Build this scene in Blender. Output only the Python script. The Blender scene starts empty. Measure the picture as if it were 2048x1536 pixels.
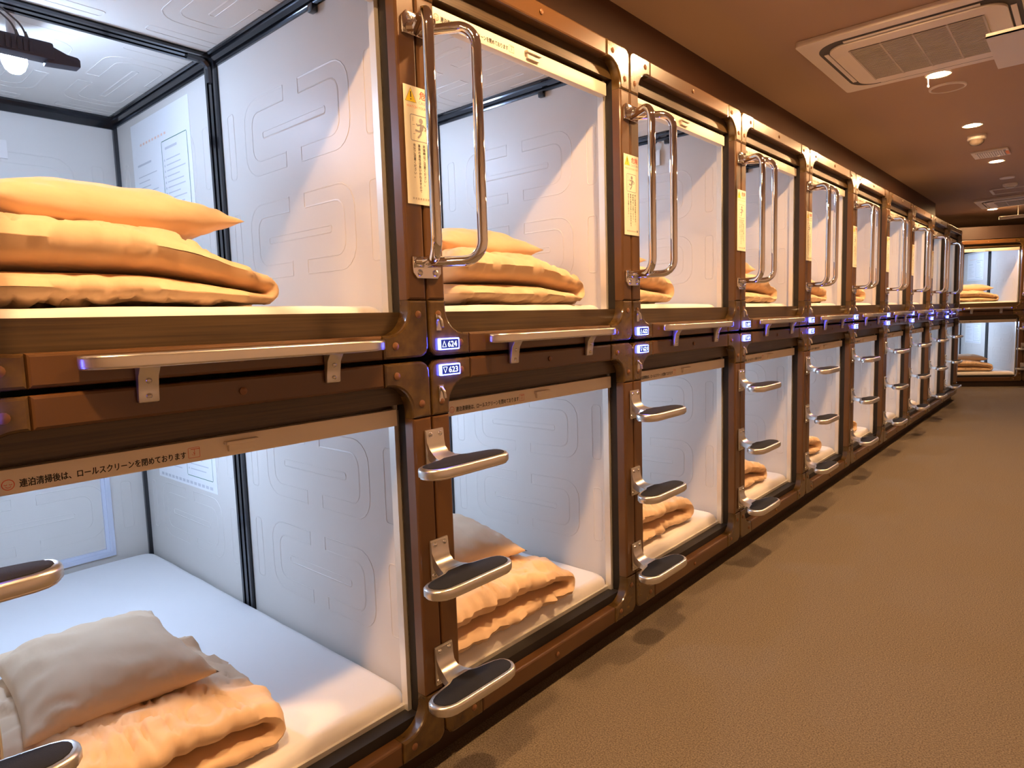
import bpy, bmesh, math, random
from mathutils import Vector, Matrix, noise

# ------------------------------------------------------------------ camera, world, exposure
scene = bpy.context.scene
COL = scene.collection
FPX = 1310.4
cam_d = bpy.data.cameras.new('camera')
cam_d.sensor_width = 36.0
cam_d.lens = FPX / 2048.0 * 36.0
cam_d.clip_start = 0.02
cam = bpy.data.objects.new('camera', cam_d)
COL.objects.link(cam)
_r = Vector((0.7503, 0.6604, -0.0311)).normalized()
_f = Vector((-0.6598, 0.7451, -0.0977)).normalized()
_u = _r.cross(_f).normalized()
_f = _u.cross(_r)
cam.matrix_world = Matrix(((_r.x, _u.x, -_f.x, 1.2735), (_r.y, _u.y, -_f.y, -1.1233), (_r.z, _u.z, -_f.z, 1.2098), (0, 0, 0, 1)))
scene.camera = cam

world = bpy.data.worlds.new('world')
scene.world = world
world.use_nodes = True
world.node_tree.nodes['Background'].inputs[0].default_value = (1.0, 0.75, 0.5, 1)
world.node_tree.nodes['Background'].inputs[1].default_value = 0.02
vs = scene.view_settings
vs.view_transform = 'Standard'
vs.look = 'None'
vs.gamma = 1.0
vs.use_curve_mapping = False
vs.exposure = 0.0

WARM = (1.0, 0.575, 0.265)
COOL = (0.50, 0.67, 1.0)
DOWN_STRENGTH = 1500.0
LAMP_STRENGTH = 450.0
SIGN_STRENGTH = 38.0
CEIL = 2.53

random.seed(4)

# ------------------------------------------------------------------ materials
def mat(name, color, rough=0.5, metal=0.0, coat=0.0, spec=0.5, emit=None, estr=0.0, var=None, bump=None, sheen=0.0, trans=0.0):
    """var = (color2, scale vec, detail); bump = (scale vec, strength, distance)"""
    m = bpy.data.materials.new(name)
    m.use_nodes = True
    nt = m.node_tree
    b = nt.nodes['Principled BSDF']
    b.inputs['Base Color'].default_value = (*color, 1)
    b.inputs['Roughness'].default_value = rough
    b.inputs['Metallic'].default_value = metal
    b.inputs['Coat Weight'].default_value = coat
    b.inputs['Coat Roughness'].default_value = 0.08
    b.inputs['Specular IOR Level'].default_value = spec
    b.inputs['Sheen Weight'].default_value = sheen
    b.inputs['Transmission Weight'].default_value = trans
    if emit:
        b.inputs['Emission Color'].default_value = (*emit, 1)
        b.inputs['Emission Strength'].default_value = estr
    if var or bump:
        tc = nt.nodes.new('ShaderNodeTexCoord')
    if var:
        c2, sc, det = var
        mp = nt.nodes.new('ShaderNodeMapping'); mp.inputs['Scale'].default_value = sc
        nz = nt.nodes.new('ShaderNodeTexNoise'); nz.inputs['Scale'].default_value = 1.0; nz.inputs['Detail'].default_value = det
        rp = nt.nodes.new('ShaderNodeValToRGB')
        rp.color_ramp.elements[0].position = 0.32; rp.color_ramp.elements[0].color = (*color, 1)
        rp.color_ramp.elements[1].position = 0.68; rp.color_ramp.elements[1].color = (*c2, 1)
        nt.links.new(tc.outputs['Object'], mp.inputs[0]); nt.links.new(mp.outputs[0], nz.inputs['Vector'])
        nt.links.new(nz.outputs[0], rp.inputs[0]); nt.links.new(rp.outputs[0], b.inputs['Base Color'])
    if bump:
        sc, st, di = bump
        mp = nt.nodes.new('ShaderNodeMapping'); mp.inputs['Scale'].default_value = sc
        nz = nt.nodes.new('ShaderNodeTexNoise'); nz.inputs['Scale'].default_value = 1.0; nz.inputs['Detail'].default_value = 2.0
        bp = nt.nodes.new('ShaderNodeBump'); bp.inputs['Strength'].default_value = st; bp.inputs['Distance'].default_value = di
        nt.links.new(tc.outputs['Object'], mp.inputs[0]); nt.links.new(mp.outputs[0], nz.inputs['Vector'])
        nt.links.new(nz.outputs[0], bp.inputs['Height']); nt.links.new(bp.outputs[0], b.inputs['Normal'])
    return m

M = {}
M['frame'] = mat('brown_metallic_paint', (0.108, 0.048, 0.0145), 0.32, 0.0, 0.3, bump=((900, 900, 900), 0.04, 0.001))
M['corner'] = mat('bronze_corner_paint', (0.112, 0.064, 0.014), 0.25, 0.0, 0.5, var=((0.060, 0.029, 0.008), (26, 26, 26), 6))
M['screw'] = mat('brown_screw_cap', (0.22, 0.10, 0.042), 0.35, 0.2, 0.3)
M['wood'] = mat('dark_wood_board', (0.042, 0.023, 0.010), 0.38, 0.0, 0.15, var=((0.085, 0.052, 0.020), (30, 3, 160), 4), bump=((60, 4, 500), 0.25, 0.001))
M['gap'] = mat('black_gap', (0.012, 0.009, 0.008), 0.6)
M['plinth'] = mat('dark_brown_plinth', (0.045, 0.022, 0.010), 0.5)
M['alu'] = mat('anodised_aluminium', (0.86, 0.84, 0.78), 0.34, 0.55)
M['railalu'] = mat('satin_rail_aluminium', (0.74, 0.71, 0.66), 0.26, 0.95)
M['cast'] = mat('cast_aluminium', (0.72, 0.70, 0.66), 0.30, 0.95, bump=((300, 300, 300), 0.08, 0.001))
M['chrome'] = mat('chrome', (0.86, 0.86, 0.88), 0.05, 1.0)
M['steel'] = mat('steel_screw', (0.72, 0.71, 0.69), 0.25, 1.0)
M['rubber'] = mat('black_grip_pad', (0.012, 0.013, 0.018), 0.85, spec=0.25, bump=((700, 700, 700), 0.5, 0.001))
M['panel'] = mat('cream_wall_panel', (0.68, 0.64, 0.585), 0.45, 0.0, 0.0, bump=((220, 220, 220), 0.06, 0.001))
M['profile'] = mat('dark_profile', (0.045, 0.047, 0.055), 0.18, 0.75, 0.4)
M['screenbar'] = mat('cream_screen_bar', (0.84, 0.77, 0.65), 0.42)
M['ink'] = mat('black_ink', (0.010, 0.014, 0.010), 0.6)
M['redink'] = mat('red_ink', (0.70, 0.10, 0.06), 0.6)
M['orangeink'] = mat('orange_ink', (0.85, 0.30, 0.12), 0.6)
M['greyink'] = mat('grey_ink', (0.30, 0.29, 0.28), 0.6)
M['washedink'] = mat('glare_washed_grey_ink', (0.60, 0.60, 0.62), 0.6)  # overexposure of the lit poster is put into this paler ink
M['washedorange'] = mat('glare_washed_orange_ink', (0.86, 0.60, 0.48), 0.6)  # title ink lightened too, glare on the poster painted into its colour
M['greenink'] = mat('green_ink', (0.03, 0.16, 0.08), 0.6)
M['yellow'] = mat('yellow_print', (0.95, 0.72, 0.02), 0.5)
M['sticker'] = mat('cream_sticker', (0.88, 0.84, 0.66), 0.45)
M['paper'] = mat('white_poster', (0.86, 0.86, 0.86), 0.4)
M['sheet'] = mat('white_sheet', (0.87, 0.85, 0.84), 0.85, sheen=0.2, bump=((14, 14, 14), 0.10, 0.01))
M['duvet'] = mat('peach_cotton', (0.80, 0.575, 0.365), 0.85, sheen=0.15, bump=((30, 16, 30), 0.22, 0.010))
M['signglow'] = mat('sign_blue_face', (0.02, 0.03, 0.2), 0.3, emit=(0.055, 0.075, 1.0), estr=SIGN_STRENGTH)
M['signtext'] = mat('sign_white_light', (0.8, 0.9, 1.0), 0.3, emit=(0.55, 0.75, 1.0), estr=3.0)
M['signdark'] = mat('sign_navy_face', (0.01, 0.02, 0.10), 0.3, emit=(0.02, 0.05, 0.45), estr=0.5)
M['lamp'] = mat('lamp_glass', (0.9, 0.95, 1.0), 0.3, emit=COOL, estr=LAMP_STRENGTH)
M['lampbase'] = mat('lamp_base', (0.7, 0.7, 0.72), 0.4)
M['tv'] = mat('dark_tv_plastic', (0.035, 0.035, 0.060), 0.42)
M['cable'] = mat('grey_cable', (0.08, 0.075, 0.08), 0.5)
M['carpet'] = mat('brown_carpet', (0.096, 0.077, 0.055), 0.95, spec=0.1, var=((0.240, 0.197, 0.145), (230, 230, 230), 3), bump=((300, 300, 300), 0.7, 0.004))
M['ceiling'] = mat('brown_ceiling', (0.43, 0.30, 0.215), 0.75, bump=((200, 200, 200), 0.15, 0.002))
M['wall'] = mat('beige_wall', (0.46, 0.36, 0.27), 0.6)
M['fascia'] = mat('fascia_brown', (0.075, 0.030, 0.013), 0.55)
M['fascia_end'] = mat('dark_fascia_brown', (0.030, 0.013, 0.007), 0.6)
M['acwhite'] = mat('ac_white', (0.82, 0.76, 0.70), 0.45)
M['acdark'] = mat('ac_slot_dark', (0.03, 0.022, 0.016), 0.5)
M['acgrille'] = mat('ac_grille', (0.55, 0.50, 0.44), 0.5)
M['white'] = mat('white_plastic', (0.78, 0.74, 0.70), 0.4)
M['downlight'] = mat('downlight_lens', (1, 0.9, 0.7), 0.3, emit=WARM, estr=DOWN_STRENGTH)
M['hatch'] = mat('pale_blue_aluminium', (0.70, 0.76, 0.90), 0.35, 0.4)
M['clear'] = mat('detector_smoked', (0.25, 0.2, 0.16), 0.15, 0.3)

# ------------------------------------------------------------------ mesh helpers
def arc(cx, cy, r, a0, a1, n=6):
    return [(cx + r * math.cos(math.radians(a0 + (a1 - a0) * i / n)), cy + r * math.sin(math.radians(a0 + (a1 - a0) * i / n))) for i in range(n + 1)]

def rrect(x0, x1, y0, y1, r, n=5):
    return arc(x1 - r, y1 - r, r, 0, 90, n) + arc(x0 + r, y1 - r, r, 90, 180, n) + arc(x0 + r, y0 + r, r, 180, 270, n) + arc(x1 - r, y0 + r, r, 270, 360, n)

def offset_poly(poly, d):
    n = len(poly); out = []
    for i in range(n):
        a, b, c = poly[i - 1], poly[i], poly[(i + 1) % n]
        e1 = Vector((b[0] - a[0], b[1] - a[1])); e2 = Vector((c[0] - b[0], c[1] - b[1]))
        if e1.length < 1e-7: e1 = e2
        if e2.length < 1e-7: e2 = e1
        e1.normalize(); e2.normalize()
        n1 = Vector((-e1.y, e1.x)); n2 = Vector((-e2.y, e2.x))
        k = n1 + n2
        k = k / max(0.35, 1 + n1.dot(n2))
        out.append((b[0] + k.x * d, b[1] + k.y * d))
    return out

def bend(pts, rad, n=6):
    """round the corners of a 3D polyline"""
    pts = [Vector(p) for p in pts]
    out = [pts[0]]
    for i in range(1, len(pts) - 1):
        a, b, c = pts[i - 1], pts[i], pts[i + 1]
        u = (a - b).normalized(); v = (c - b).normalized()
        ang = u.angle(v)
        if ang > 3.1: out.append(b); continue
        r = rad[i - 1] if isinstance(rad, (list, tuple)) else rad
        t = r / math.tan(ang / 2)
        t = min(t, (a - b).length * 0.49, (c - b).length * 0.49)
        r = t * math.tan(ang / 2)
        bis = (u + v).normalized(); ctr = b + bis * (r / math.sin(ang / 2))
        s = b + u * t - ctr; e = b + v * t - ctr
        tot = s.angle(e); ax = s.cross(e).normalized()
        for k in range(n + 1):
            out.append(ctr + Matrix.Rotation(tot * k / n, 3, ax) @ s)
    out.append(pts[-1])
    return out

class MB:
    def __init__(self): self.v = []; self.f = []
    def add(self, v, f):
        o = len(self.v); self.v += [tuple(p) for p in v]; self.f += [tuple(i + o for i in q) for q in f]; return self
    def box(self, x0, x1, y0, y1, z0, z1):
        v = [(x, y, z) for x in (x0, x1) for y in (y0, y1) for z in (z0, z1)]
        return self.add(v, [(0, 1, 3, 2), (4, 6, 7, 5), (0, 4, 5, 1), (2, 3, 7, 6), (0, 2, 6, 4), (1, 5, 7, 3)])
    def prism(self, poly, a, b, bev=0.0, axis='x'):
        """poly is counter-clockwise seen from +axis; b is the front end"""
        def P(p, h):
            if axis == 'x': return (h, p[0], p[1])
            if axis == 'y': return (p[1], h, p[0])
            return (p[0], p[1], h)
        n = len(poly); loops = [[P(p, a) for p in poly]]
        if bev:
            i1 = offset_poly(poly, bev * 0.3); i2 = offset_poly(poly, bev)
            loops += [[P(p, b - bev) for p in poly], [P(p, b - bev * 0.3) for p in i1], [P(p, b) for p in i2]]
        else: loops.append([P(p, b) for p in poly])
        v = [q for l in loops for q in l]; f = []
        for k in range(len(loops) - 1):
            for i in range(n):
                j = (i + 1) % n
                f.append((k * n + i, k * n + j, (k + 1) * n + j, (k + 1) * n + i))
        f.append(tuple(reversed(range(n)))); f.append(tuple((len(loops) - 1) * n + i for i in range(n)))
        return self.add(v, f)
    def tube(self, path, r, n=10, closed=False, caps=True):
        path = [Vector(p) for p in path]; m = len(path); v = []; f = []
        nrm = None
        for i, p in enumerate(path):
            if closed: t = path[(i + 1) % m] - path[i - 1]
            else: t = path[min(i + 1, m - 1)] - path[max(i - 1, 0)]
            t.normalize()
            if nrm is None:
                nrm = t.orthogonal().normalized()
            else:
                nrm = (nrm - t * nrm.dot(t)).normalized()
            bn = t.cross(nrm)
            rr = r[i] if isinstance(r, (list, tuple)) else r
            for k in range(n):
                a = 2 * math.pi * k / n
                v.append(p + nrm * (rr * math.cos(a)) + bn * (rr * math.sin(a)))
        for i in range(m if closed else m - 1):
            j = (i + 1) % m
            for k in range(n):
                l = (k + 1) % n
                f.append((i * n + k, i * n + l, j * n + l, j * n + k))
        if caps and not closed:
            f.append(tuple(reversed(range(n)))); f.append(tuple((m - 1) * n + k for k in range(n)))
        return self.add(v, f)
    def lathe(self, prof, c=(0, 0, 0), axis='z', n=20):
        c = Vector(c); v = []; f = []; m = len(prof)
        for r, h in prof:
            for k in range(n):
                a = 2 * math.pi * k / n; x, y = r * math.cos(a), r * math.sin(a)
                v.append(c + (Vector((x, y, h)) if axis == 'z' else Vector((h, x, y))))
        for i in range(m - 1):
            for k in range(n):
                l = (k + 1) % n
                f.append((i * n + k, i * n + l, (i + 1) * n + l, (i + 1) * n + k))
        if prof[0][0] > 1e-6: f.append(tuple(reversed(range(n))))
        if prof[-1][0] > 1e-6: f.append(tuple((m - 1) * n + k for k in range(n)))
        return self.add(v, f)
    def ribbon(self, pts, w, x, closed=False):
        """flat printed line in the y-z plane at height x"""
        n = len(pts); v = []; f = []
        for i in range(n):
            if closed: a, b = pts[i - 1], pts[(i + 1) % n]
            else: a, b = pts[max(i - 1, 0)], pts[min(i + 1, n - 1)]
            t = Vector((b[0] - a[0], b[1] - a[1])).normalized(); q = Vector((-t.y, t.x)) * (w / 2)
            v += [(x, pts[i][0] + q.x, pts[i][1] + q.y), (x, pts[i][0] - q.x, pts[i][1] - q.y)]
        for i in range(n if closed else n - 1):
            j = (i + 1) % n; f.append((2 * i, 2 * i + 1, 2 * j + 1, 2 * j))
        return self.add(v, f)
    def quad(self, y0, y1, z0, z1, x):
        return self.add([(x, y0, z0), (x, y1, z0), (x, y1, z1), (x, y0, z1)], [(0, 1, 2, 3)])
    def xform(self, mtx):
        self.v = [tuple(mtx @ Vector(p)) for p in self.v]; return self
    def mesh(self, name, m, smooth=True, angle=38, bevel=0.0, seg=2, recalc=True):
        me = bpy.data.meshes.new(name); me.from_pydata(self.v, [], self.f)
        if bevel or recalc:
            bm = bmesh.new(); bm.from_mesh(me)
            if bevel:
                bmesh.ops.remove_doubles(bm, verts=bm.verts, dist=1e-6)
                es = [e for e in bm.edges if len(e.link_faces) == 2 and e.calc_face_angle(0) > 0.6]
                bmesh.ops.bevel(bm, geom=es, offset=bevel, segments=seg, affect='EDGES', profile=0.6, clamp_overlap=True)
            if recalc: bmesh.ops.recalc_face_normals(bm, faces=bm.faces)
            bm.to_mesh(me); bm.free()
        if smooth:
            me.shade_smooth(); me.set_sharp_from_angle(angle=math.radians(angle))
        me.materials.append(m if not isinstance(m, str) else M[m])
        return me

def new(name, data=None, parent=None, loc=(0, 0, 0), rotz=0.0):
    o = bpy.data.objects.new(name, data); COL.objects.link(o)
    o.location = loc; o.rotation_euler = (0, 0, rotz)
    if parent is not None: o.parent = parent
    return o
def tag(o, label, cat, group=None):
    o['label'] = label; o['category'] = cat
    if group: o['group'] = group
    return o
def struct(name, me, loc=(0, 0, 0), rotz=0.0):
    o = new(name, me, None, loc, rotz); o['kind'] = 'structure'; return o
def inst(nodes, parent):
    """nodes: list of (name, mesh, children[, label]) shared between copies"""
    for nd in nodes:
        o = new(nd[0], nd[1], parent)
        if len(nd) > 3: o['label'] = nd[3]
        if nd[2]: inst(nd[2], o)

def text_mesh(name, body, size, m, y=0.0, z=0.0, x=0.0, bold=0.0, spacing=1.0, line=1.0, align='LEFT', width=None, dup=0.0):
    c = bpy.data.curves.new(name, 'FONT'); c.body = body; c.size = size; c.resolution_u = 2
    c.offset = bold; c.space_character = spacing; c.space_line = line; c.align_x = align
    o = bpy.data.objects.new(name, c); COL.objects.link(o)
    bpy.context.view_layer.update()
    me = bpy.data.meshes.new_from_object(o)
    bpy.data.objects.remove(o); bpy.data.curves.remove(c)
    me.name = name
    k = 1.0
    if width:
        xs = [v.co.x for v in me.vertices]; k = width / (max(xs) - min(xs))
    for v in me.vertices:
        v.co = Vector((x, y + v.co.x * k, z + v.co.y))
    if dup:
        n = len(me.vertices); vs_ = [tuple(v.co) for v in me.vertices]; fs = [tuple(p.vertices) for p in me.polygons]
        me2 = bpy.data.meshes.new(name)
        sh = [(-dup, 0), (dup, 0), (0, -dup * 0.7), (0, dup * 0.7)]
        V = [(a[0] + 0.00001 * k, a[1] + dy, a[2] + dz) for k, (dy, dz) in enumerate(sh) for a in vs_]
        F = [tuple(i + n * k for i in f) for k in range(4) for f in fs]
        me2.from_pydata(V, [], F); bpy.data.meshes.remove(me); me = me2
    me.materials.clear(); me.materials.append(M[m])
    return me

def ordn(n): return ['zeroth', 'first', 'second', 'third', 'fourth', 'fifth', 'sixth', 'seventh', 'eighth', 'ninth', 'tenth'][n]

# ------------------------------------------------------------------ the setting
X0, X1, Y0, Y1 = -2.15, 2.35, -4.2, 14.0
struct('floor', MB().box(X0, X1, Y0, Y1, -0.06, 0.0).mesh('floor', 'carpet', False))
struct('ceiling', MB().box(X0, X1, Y0, Y1, CEIL, CEIL + 0.06).mesh('ceiling', 'ceiling', False))
struct('wall_left', MB().box(X0 - 0.08, X0, Y0, Y1, 0, CEIL).mesh('wall_left', 'wall', False))
struct('wall_right', MB().box(X1, X1 + 0.08, Y0, Y1, 0, CEIL).mesh('wall_right', 'wall', False))
struct('wall_rear', MB().box(X0, X1, Y0 - 0.08, Y0, 0, CEIL).mesh('wall_rear', 'wall', False))
struct('wall_back', MB().box(X0, X1, Y1, Y1 + 0.08, 0, CEIL).mesh('wall_back', 'wall', False))
# fascia above the main row of capsules, set back from the fronts
struct('trim_1', MB().box(-0.33, -0.30, Y0, 9.0, 2.16, CEIL).mesh('trim_1', 'fascia', False))
END_ANG = math.radians(29.0)
END_ORG = Vector((0.54 - math.cos(END_ANG), 10.98 - math.sin(END_ANG), 0.0))
END_ROT = END_ANG - math.pi / 2
struct('trim_2', MB().box(-0.06, -0.03, -0.25, 2.0, 2.165, 2.345).mesh('trim_2', 'fascia_end', False), END_ORG, END_ROT)

# ------------------------------------------------------------------ capsule parts
H = 1.034            # outer height of one capsule front
G = 0.0022           # half the joint between neighbours
PW, RW = 0.062, 0.060   # post and rail widths
CJ = 0.146           # where the corner pieces end
RO, RI = 0.030, 0.068

def corner_poly():
    p = arc(G + RO, G + RO, RO, 180, 270, 6)
    p += [(CJ, G), (CJ, RW)]
    p += list(reversed(arc(PW + RI, RW + RI, RI, 180, 270, 8)))
    p += [(PW, CJ), (G, CJ)]
    # arc list is ordered from bottom to side after reversing
    return p
def mirror(poly, my, mz):
    q = [((1 - y) if my else y, (H - z) if mz else z) for y, z in poly]
    if my != mz: q.reverse()
    return q
CP = corner_poly()
# make sure the loop is counter-clockwise
def ccw(p):
    a = sum(p[i - 1][0] * p[i][1] - p[i][0] * p[i - 1][1] for i in range(len(p)))
    return p if a > 0 else list(reversed(p))
BV = 0.006
def frame_corner(my, mz):
    return MB().prism(ccw(mirror(CP, my, mz)), -0.036, 0.0, BV).mesh('frame_corner', 'corner', angle=20)
J = 0.0008
def rail(y0, y1, z0, z1):
    return MB().prism([(y0, z0), (y1, z0), (y1, z1), (y0, z1)], -0.036, -0.0015, BV).mesh('frame_rail', 'frame', angle=20)
def screw_cap(y, z, r=0.0095):
    return MB().lathe([(r, 0.0), (r, 0.0015), (r * 0.6, 0.0032), (0.0, 0.0038)], (0, y, z), 'x', 12).mesh('screw_cap', 'screw')
C_CORN = [frame_corner(a, b) for a in (False, True) for b in (False, True)]
C_RAIL = [rail(CJ + J, 1 - CJ - J, G, RW), rail(CJ + J, 1 - CJ - J, H - RW, H - G), rail(G, PW, CJ + J, H - CJ - J), rail(1 - PW, 1 - G, CJ + J, H - CJ - J)]
SC_IN = [(0.034, 0.110), (0.110, 0.034)]
C_CAPS = [[screw_cap((1 - y) if a else y, (H - z) if b else z) for y, z in SC_IN] for a in (False, True) for b in (False, True)]
C_MID = [screw_cap(0.5, 0.030, 0.008), screw_cap(0.5, H - 0.030, 0.008)]

DEPTH = 1.93
YL, YR, ZF, ZC = 0.040, 0.960, 0.040, 1.000

def bracket(s, cx, cz):
    o = [(0.042, 0.117)] + list(reversed(arc(0.285 - 0.07, 0.117 - 0.07, 0.07, 0, 90, 5))) + list(reversed(arc(0.285 - 0.07, -0.117 + 0.07, 0.07, 270, 360, 5))) + [(0.042, -0.117), (0.042, -0.075)]
    o += arc(0.237 - 0.04, -0.075 + 0.04, 0.04, 270, 360, 4) + arc(0.237 - 0.04, 0.075 - 0.04, 0.04, 0, 90, 4) + [(0.042, 0.075)]
    return [(cx + s * p[0], cz + p[1]) for p in o]
def emboss(mb, cx, cells, plane, lo, hi):
    """raised outlines; plane(a, b) -> 3D point for pattern coordinates"""
    r = 0.0036
    def ok(loop): return all(lo[0] < a < hi[0] and lo[1] < b < hi[1] for a, b in loop)
    for cz in cells:
        loops = [bracket(1, cx, cz), bracket(-1, cx, cz), rrect(cx - 0.172, cx + 0.172, cz - 0.010, cz + 0.010, 0.006, 2),
                 rrect(cx - 0.395, cx - 0.355, cz - 0.105, cz + 0.105, 0.012, 3), rrect(cx + 0.355, cx + 0.395, cz - 0.105, cz + 0.105, 0.012, 3)]
        for lp in loops:
            if ok(lp): mb.tube([plane(a, b) for a, b in lp], r, 6, closed=True)
CELLS = [0.037 + 0.325 * k for k in range(4)]
def side_panel(y, s, x0, x1):
    mb = MB().box(x0, x1, min(y, y + s * 0.014), max(y, y + s * 0.014), ZF - 0.03, ZC + 0.015)
    cx = (x0 + x1) / 2
    emboss(mb, cx, CELLS, lambda a, b: (a, y + s * 0.0022, b), (x0 + 0.01, ZF), (x1 - 0.01, ZC - 0.02))
    return mb.mesh('wall_panel', 'panel')
def ceil_panel(x0, x1):
    mb = MB().box(x0, x1, YL - 0.012, YR + 0.012, ZC, ZC + 0.014)
    emboss(mb, (x0 + x1) / 2, [0.5 - 0.325, 0.5, 0.5 + 0.325], lambda a, b: (a, b, ZC + 0.0022), (x0 + 0.01, YL + 0.01), (x1 - 0.01, YR - 0.01))
    return mb.mesh('ceiling_panel', 'panel')
XJ = -0.995
P_SIDE = [side_panel(YR, 1, XJ, -0.045), side_panel(YR, 1, -DEPTH, XJ), side_panel(YL, -1, XJ, -0.045), side_panel(YL, -1, -DEPTH, XJ)]
P_CEIL = [ceil_panel(XJ, -0.045), ceil_panel(-DEPTH, XJ)]
_bk = MB().box(-DEPTH - 0.014, -DEPTH, YL - 0.012, YR + 0.012, ZF - 0.03, ZC + 0.015)
emboss(_bk, 0.5, CELLS, lambda a, b: (-DEPTH - 0.0022, a, b), (YL + 0.01, ZF), (YR - 0.01, ZC - 0.02))
P_BACK = _bk.mesh('back_panel', 'panel')
P_FLOOR = MB().box(-DEPTH, -0.058, YL - 0.012, YR + 0.012, ZF - 0.03, ZF).mesh('floor_panel', 'panel', False)

def joint_profile(where):
    mb = MB(); w = 0.036
    for a, b, h in ((-w, w, 0.006), (-w, -w + 0.013, 0.013), (-0.009, 0.009, 0.013), (w - 0.013, w, 0.013)):
        if where == 'right': mb.box(XJ + a, XJ + b, YR - h, YR, ZF, ZC)
        elif where == 'left': mb.box(XJ + a, XJ + b, YL, YL + h, ZF, ZC)
        else: mb.box(XJ + a, XJ + b, YL, YR, ZC - h, ZC)
    return mb.mesh('joint_profile', 'profile', False)
def edge_profile(right):
    s = -1 if right else 1; y = YR if right else YL
    pl = [(y, ZC), (y, ZC - 0.036), (y + s * 0.006, ZC - 0.036), (y + s * 0.008, ZC - 0.030), (y + s * 0.003, ZC - 0.028), (y + s * 0.003, ZC - 0.023), (y + s * 0.011, ZC - 0.021), (y + s * 0.020, ZC - 0.012), (y + s * 0.023, ZC - 0.003), (y + s * 0.028, ZC - 0.003), (y + s * 0.030, ZC - 0.008), (y + s * 0.036, ZC - 0.006), (y + s * 0.036, ZC)]
    return MB().prism(ccw(pl), -DEPTH, -0.062).mesh('edge_profile', 'profile', False)
def back_profile(kind):
    mb = MB()
    if kind == 'top': mb.box(-DEPTH, -DEPTH + 0.008, YL, YR, ZC - 0.044, ZC).box(-DEPTH, -DEPTH + 0.040, YL, YR, ZC - 0.008, ZC)
    elif kind == 'right': mb.box(-DEPTH, -DEPTH + 0.016, YR - 0.016, YR, ZF, ZC)
    else: mb.box(-DEPTH, -DEPTH + 0.016, YL, YL + 0.016, ZF, ZC)
    return mb.mesh('edge_profile', 'profile', False)
def corner_joint(right, x):
    """moulded black three-way joint where profiles meet"""
    y = YR if right else YL; s = -1 if right else 1
    pts = bend([(x, y + s * 0.085, ZC - 0.010), (x, y + s * 0.012, ZC - 0.012), (x, y + s * 0.010, ZC - 0.085)], 0.035, 6)
    return MB().tube(pts, 0.013, 8).mesh('corner_joint', 'profile')
def clip(x):
    return MB().box(x - 0.012, x + 0.012, YR - 0.022, YR - 0.004, ZC - 0.058, ZC - 0.036).mesh('profile_clip', 'profile', bevel=0.003)

PROFILES = [('joint_profile', joint_profile(w), []) for w in ('right', 'left', 'top')] + \
    [('edge_profile', edge_profile(r), []) for r in (True, False)] + [('edge_profile', back_profile(k), []) for k in ('top', 'right', 'left')] + \
    [('corner_joint', corner_joint(True, XJ), []), ('corner_joint', corner_joint(False, XJ), []), ('profile_clip', clip(-0.36), [])]

def side_rail(right):
    mb = MB()
    def bx(a, b, c, d): 
        y0, y1 = (1 - b, 1 - a) if right else (a, b)
        mb.box(c, d, y0, y1, 0.075, 0.985)
    bx(0.036, 0.074, -0.090, -0.080); bx(0.036, 0.050, -0.080, -0.062); bx(0.062, 0.074, -0.080, -0.066)
    return mb.mesh('screen_rail', 'alu', False)
def jamb(right):
    y0, y1 = (1 - 0.060, 1 - 0.004) if right else (0.004, 0.060)
    return MB().box(-0.064, -0.037, y0, y1, 0.02, H - 0.02).mesh('jamb', 'gap', False)

# roll screen
def screen_bar():
    return MB().prism(ccw([(-0.080, 0.868), (-0.052, 0.868), (-0.048, 0.874), (-0.050, 0.911), (-0.078, 0.912)]), 0.078, 0.922, axis='y') if False else MB().box(-0.078, -0.050, 0.076, 0.924, 0.868, 0.911)
S_BAR = screen_bar().mesh('screen_bar', 'screenbar', bevel=0.003)
S_PULL = MB().box(-0.050, -0.036, 0.475, 0.545, 0.893, 0.900).box(-0.050, -0.042, 0.482, 0.538, 0.878, 0.893).mesh('pull_handle', 'screenbar', bevel=0.002)
S_TEXT = text_mesh('lettering', '連泊清掃後は、ロールスクリーンを閉めております', 0.0150, 'ink', y=0.131, z=0.8795, x=-0.0495, dup=0.00032, width=0.268)
_sm = MB()
_sm.ribbon([(0.116 + 0.0085 * math.cos(t * math.pi / 12), 0.8855 + 0.0085 * math.sin(t * math.pi / 12)) for t in range(24)], 0.0012, -0.0495, True)
for sx in (-1, 1):
    _sm.ribbon([(0.116 + sx * 0.0035 + 0.002 * math.cos(math.radians(a)), 0.8865 + 0.0015 * math.sin(math.radians(a))) for a in range(180, 361, 30)], 0.0009, -0.0495)
_sm.ribbon([(0.116 + 0.004 * math.cos(math.radians(a)), 0.884 + 0.0035 * math.sin(math.radians(a))) for a in range(200, 341, 20)], 0.0009, -0.0495)
S_SMILE = _sm.mesh('smiling_face_mark', 'redink', False, recalc=False)
_ic = MB().ribbon(rrect(0.404, 0.426, 0.8775, 0.8975, 0.001, 1), 0.0008, -0.0495, True).ribbon([(0.409, 0.8945), (0.426, 0.8945)], 0.0012, -0.0495).ribbon([(0.416, 0.8945), (0.416, 0.884)], 0.0009, -0.0495).ribbon([(0.411, 0.884), (0.416, 0.8815), (0.414, 0.8885)], 0.0008, -0.0495)
S_ICON = _ic.mesh('screen_icon', 'redink', False, recalc=False)
SCREEN = ('screen_bar', S_BAR, [('pull_handle', S_PULL, []), ('lettering', S_TEXT, []), ('smiling_face_mark', S_SMILE, []), ('screen_icon', S_ICON, [])])

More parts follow.
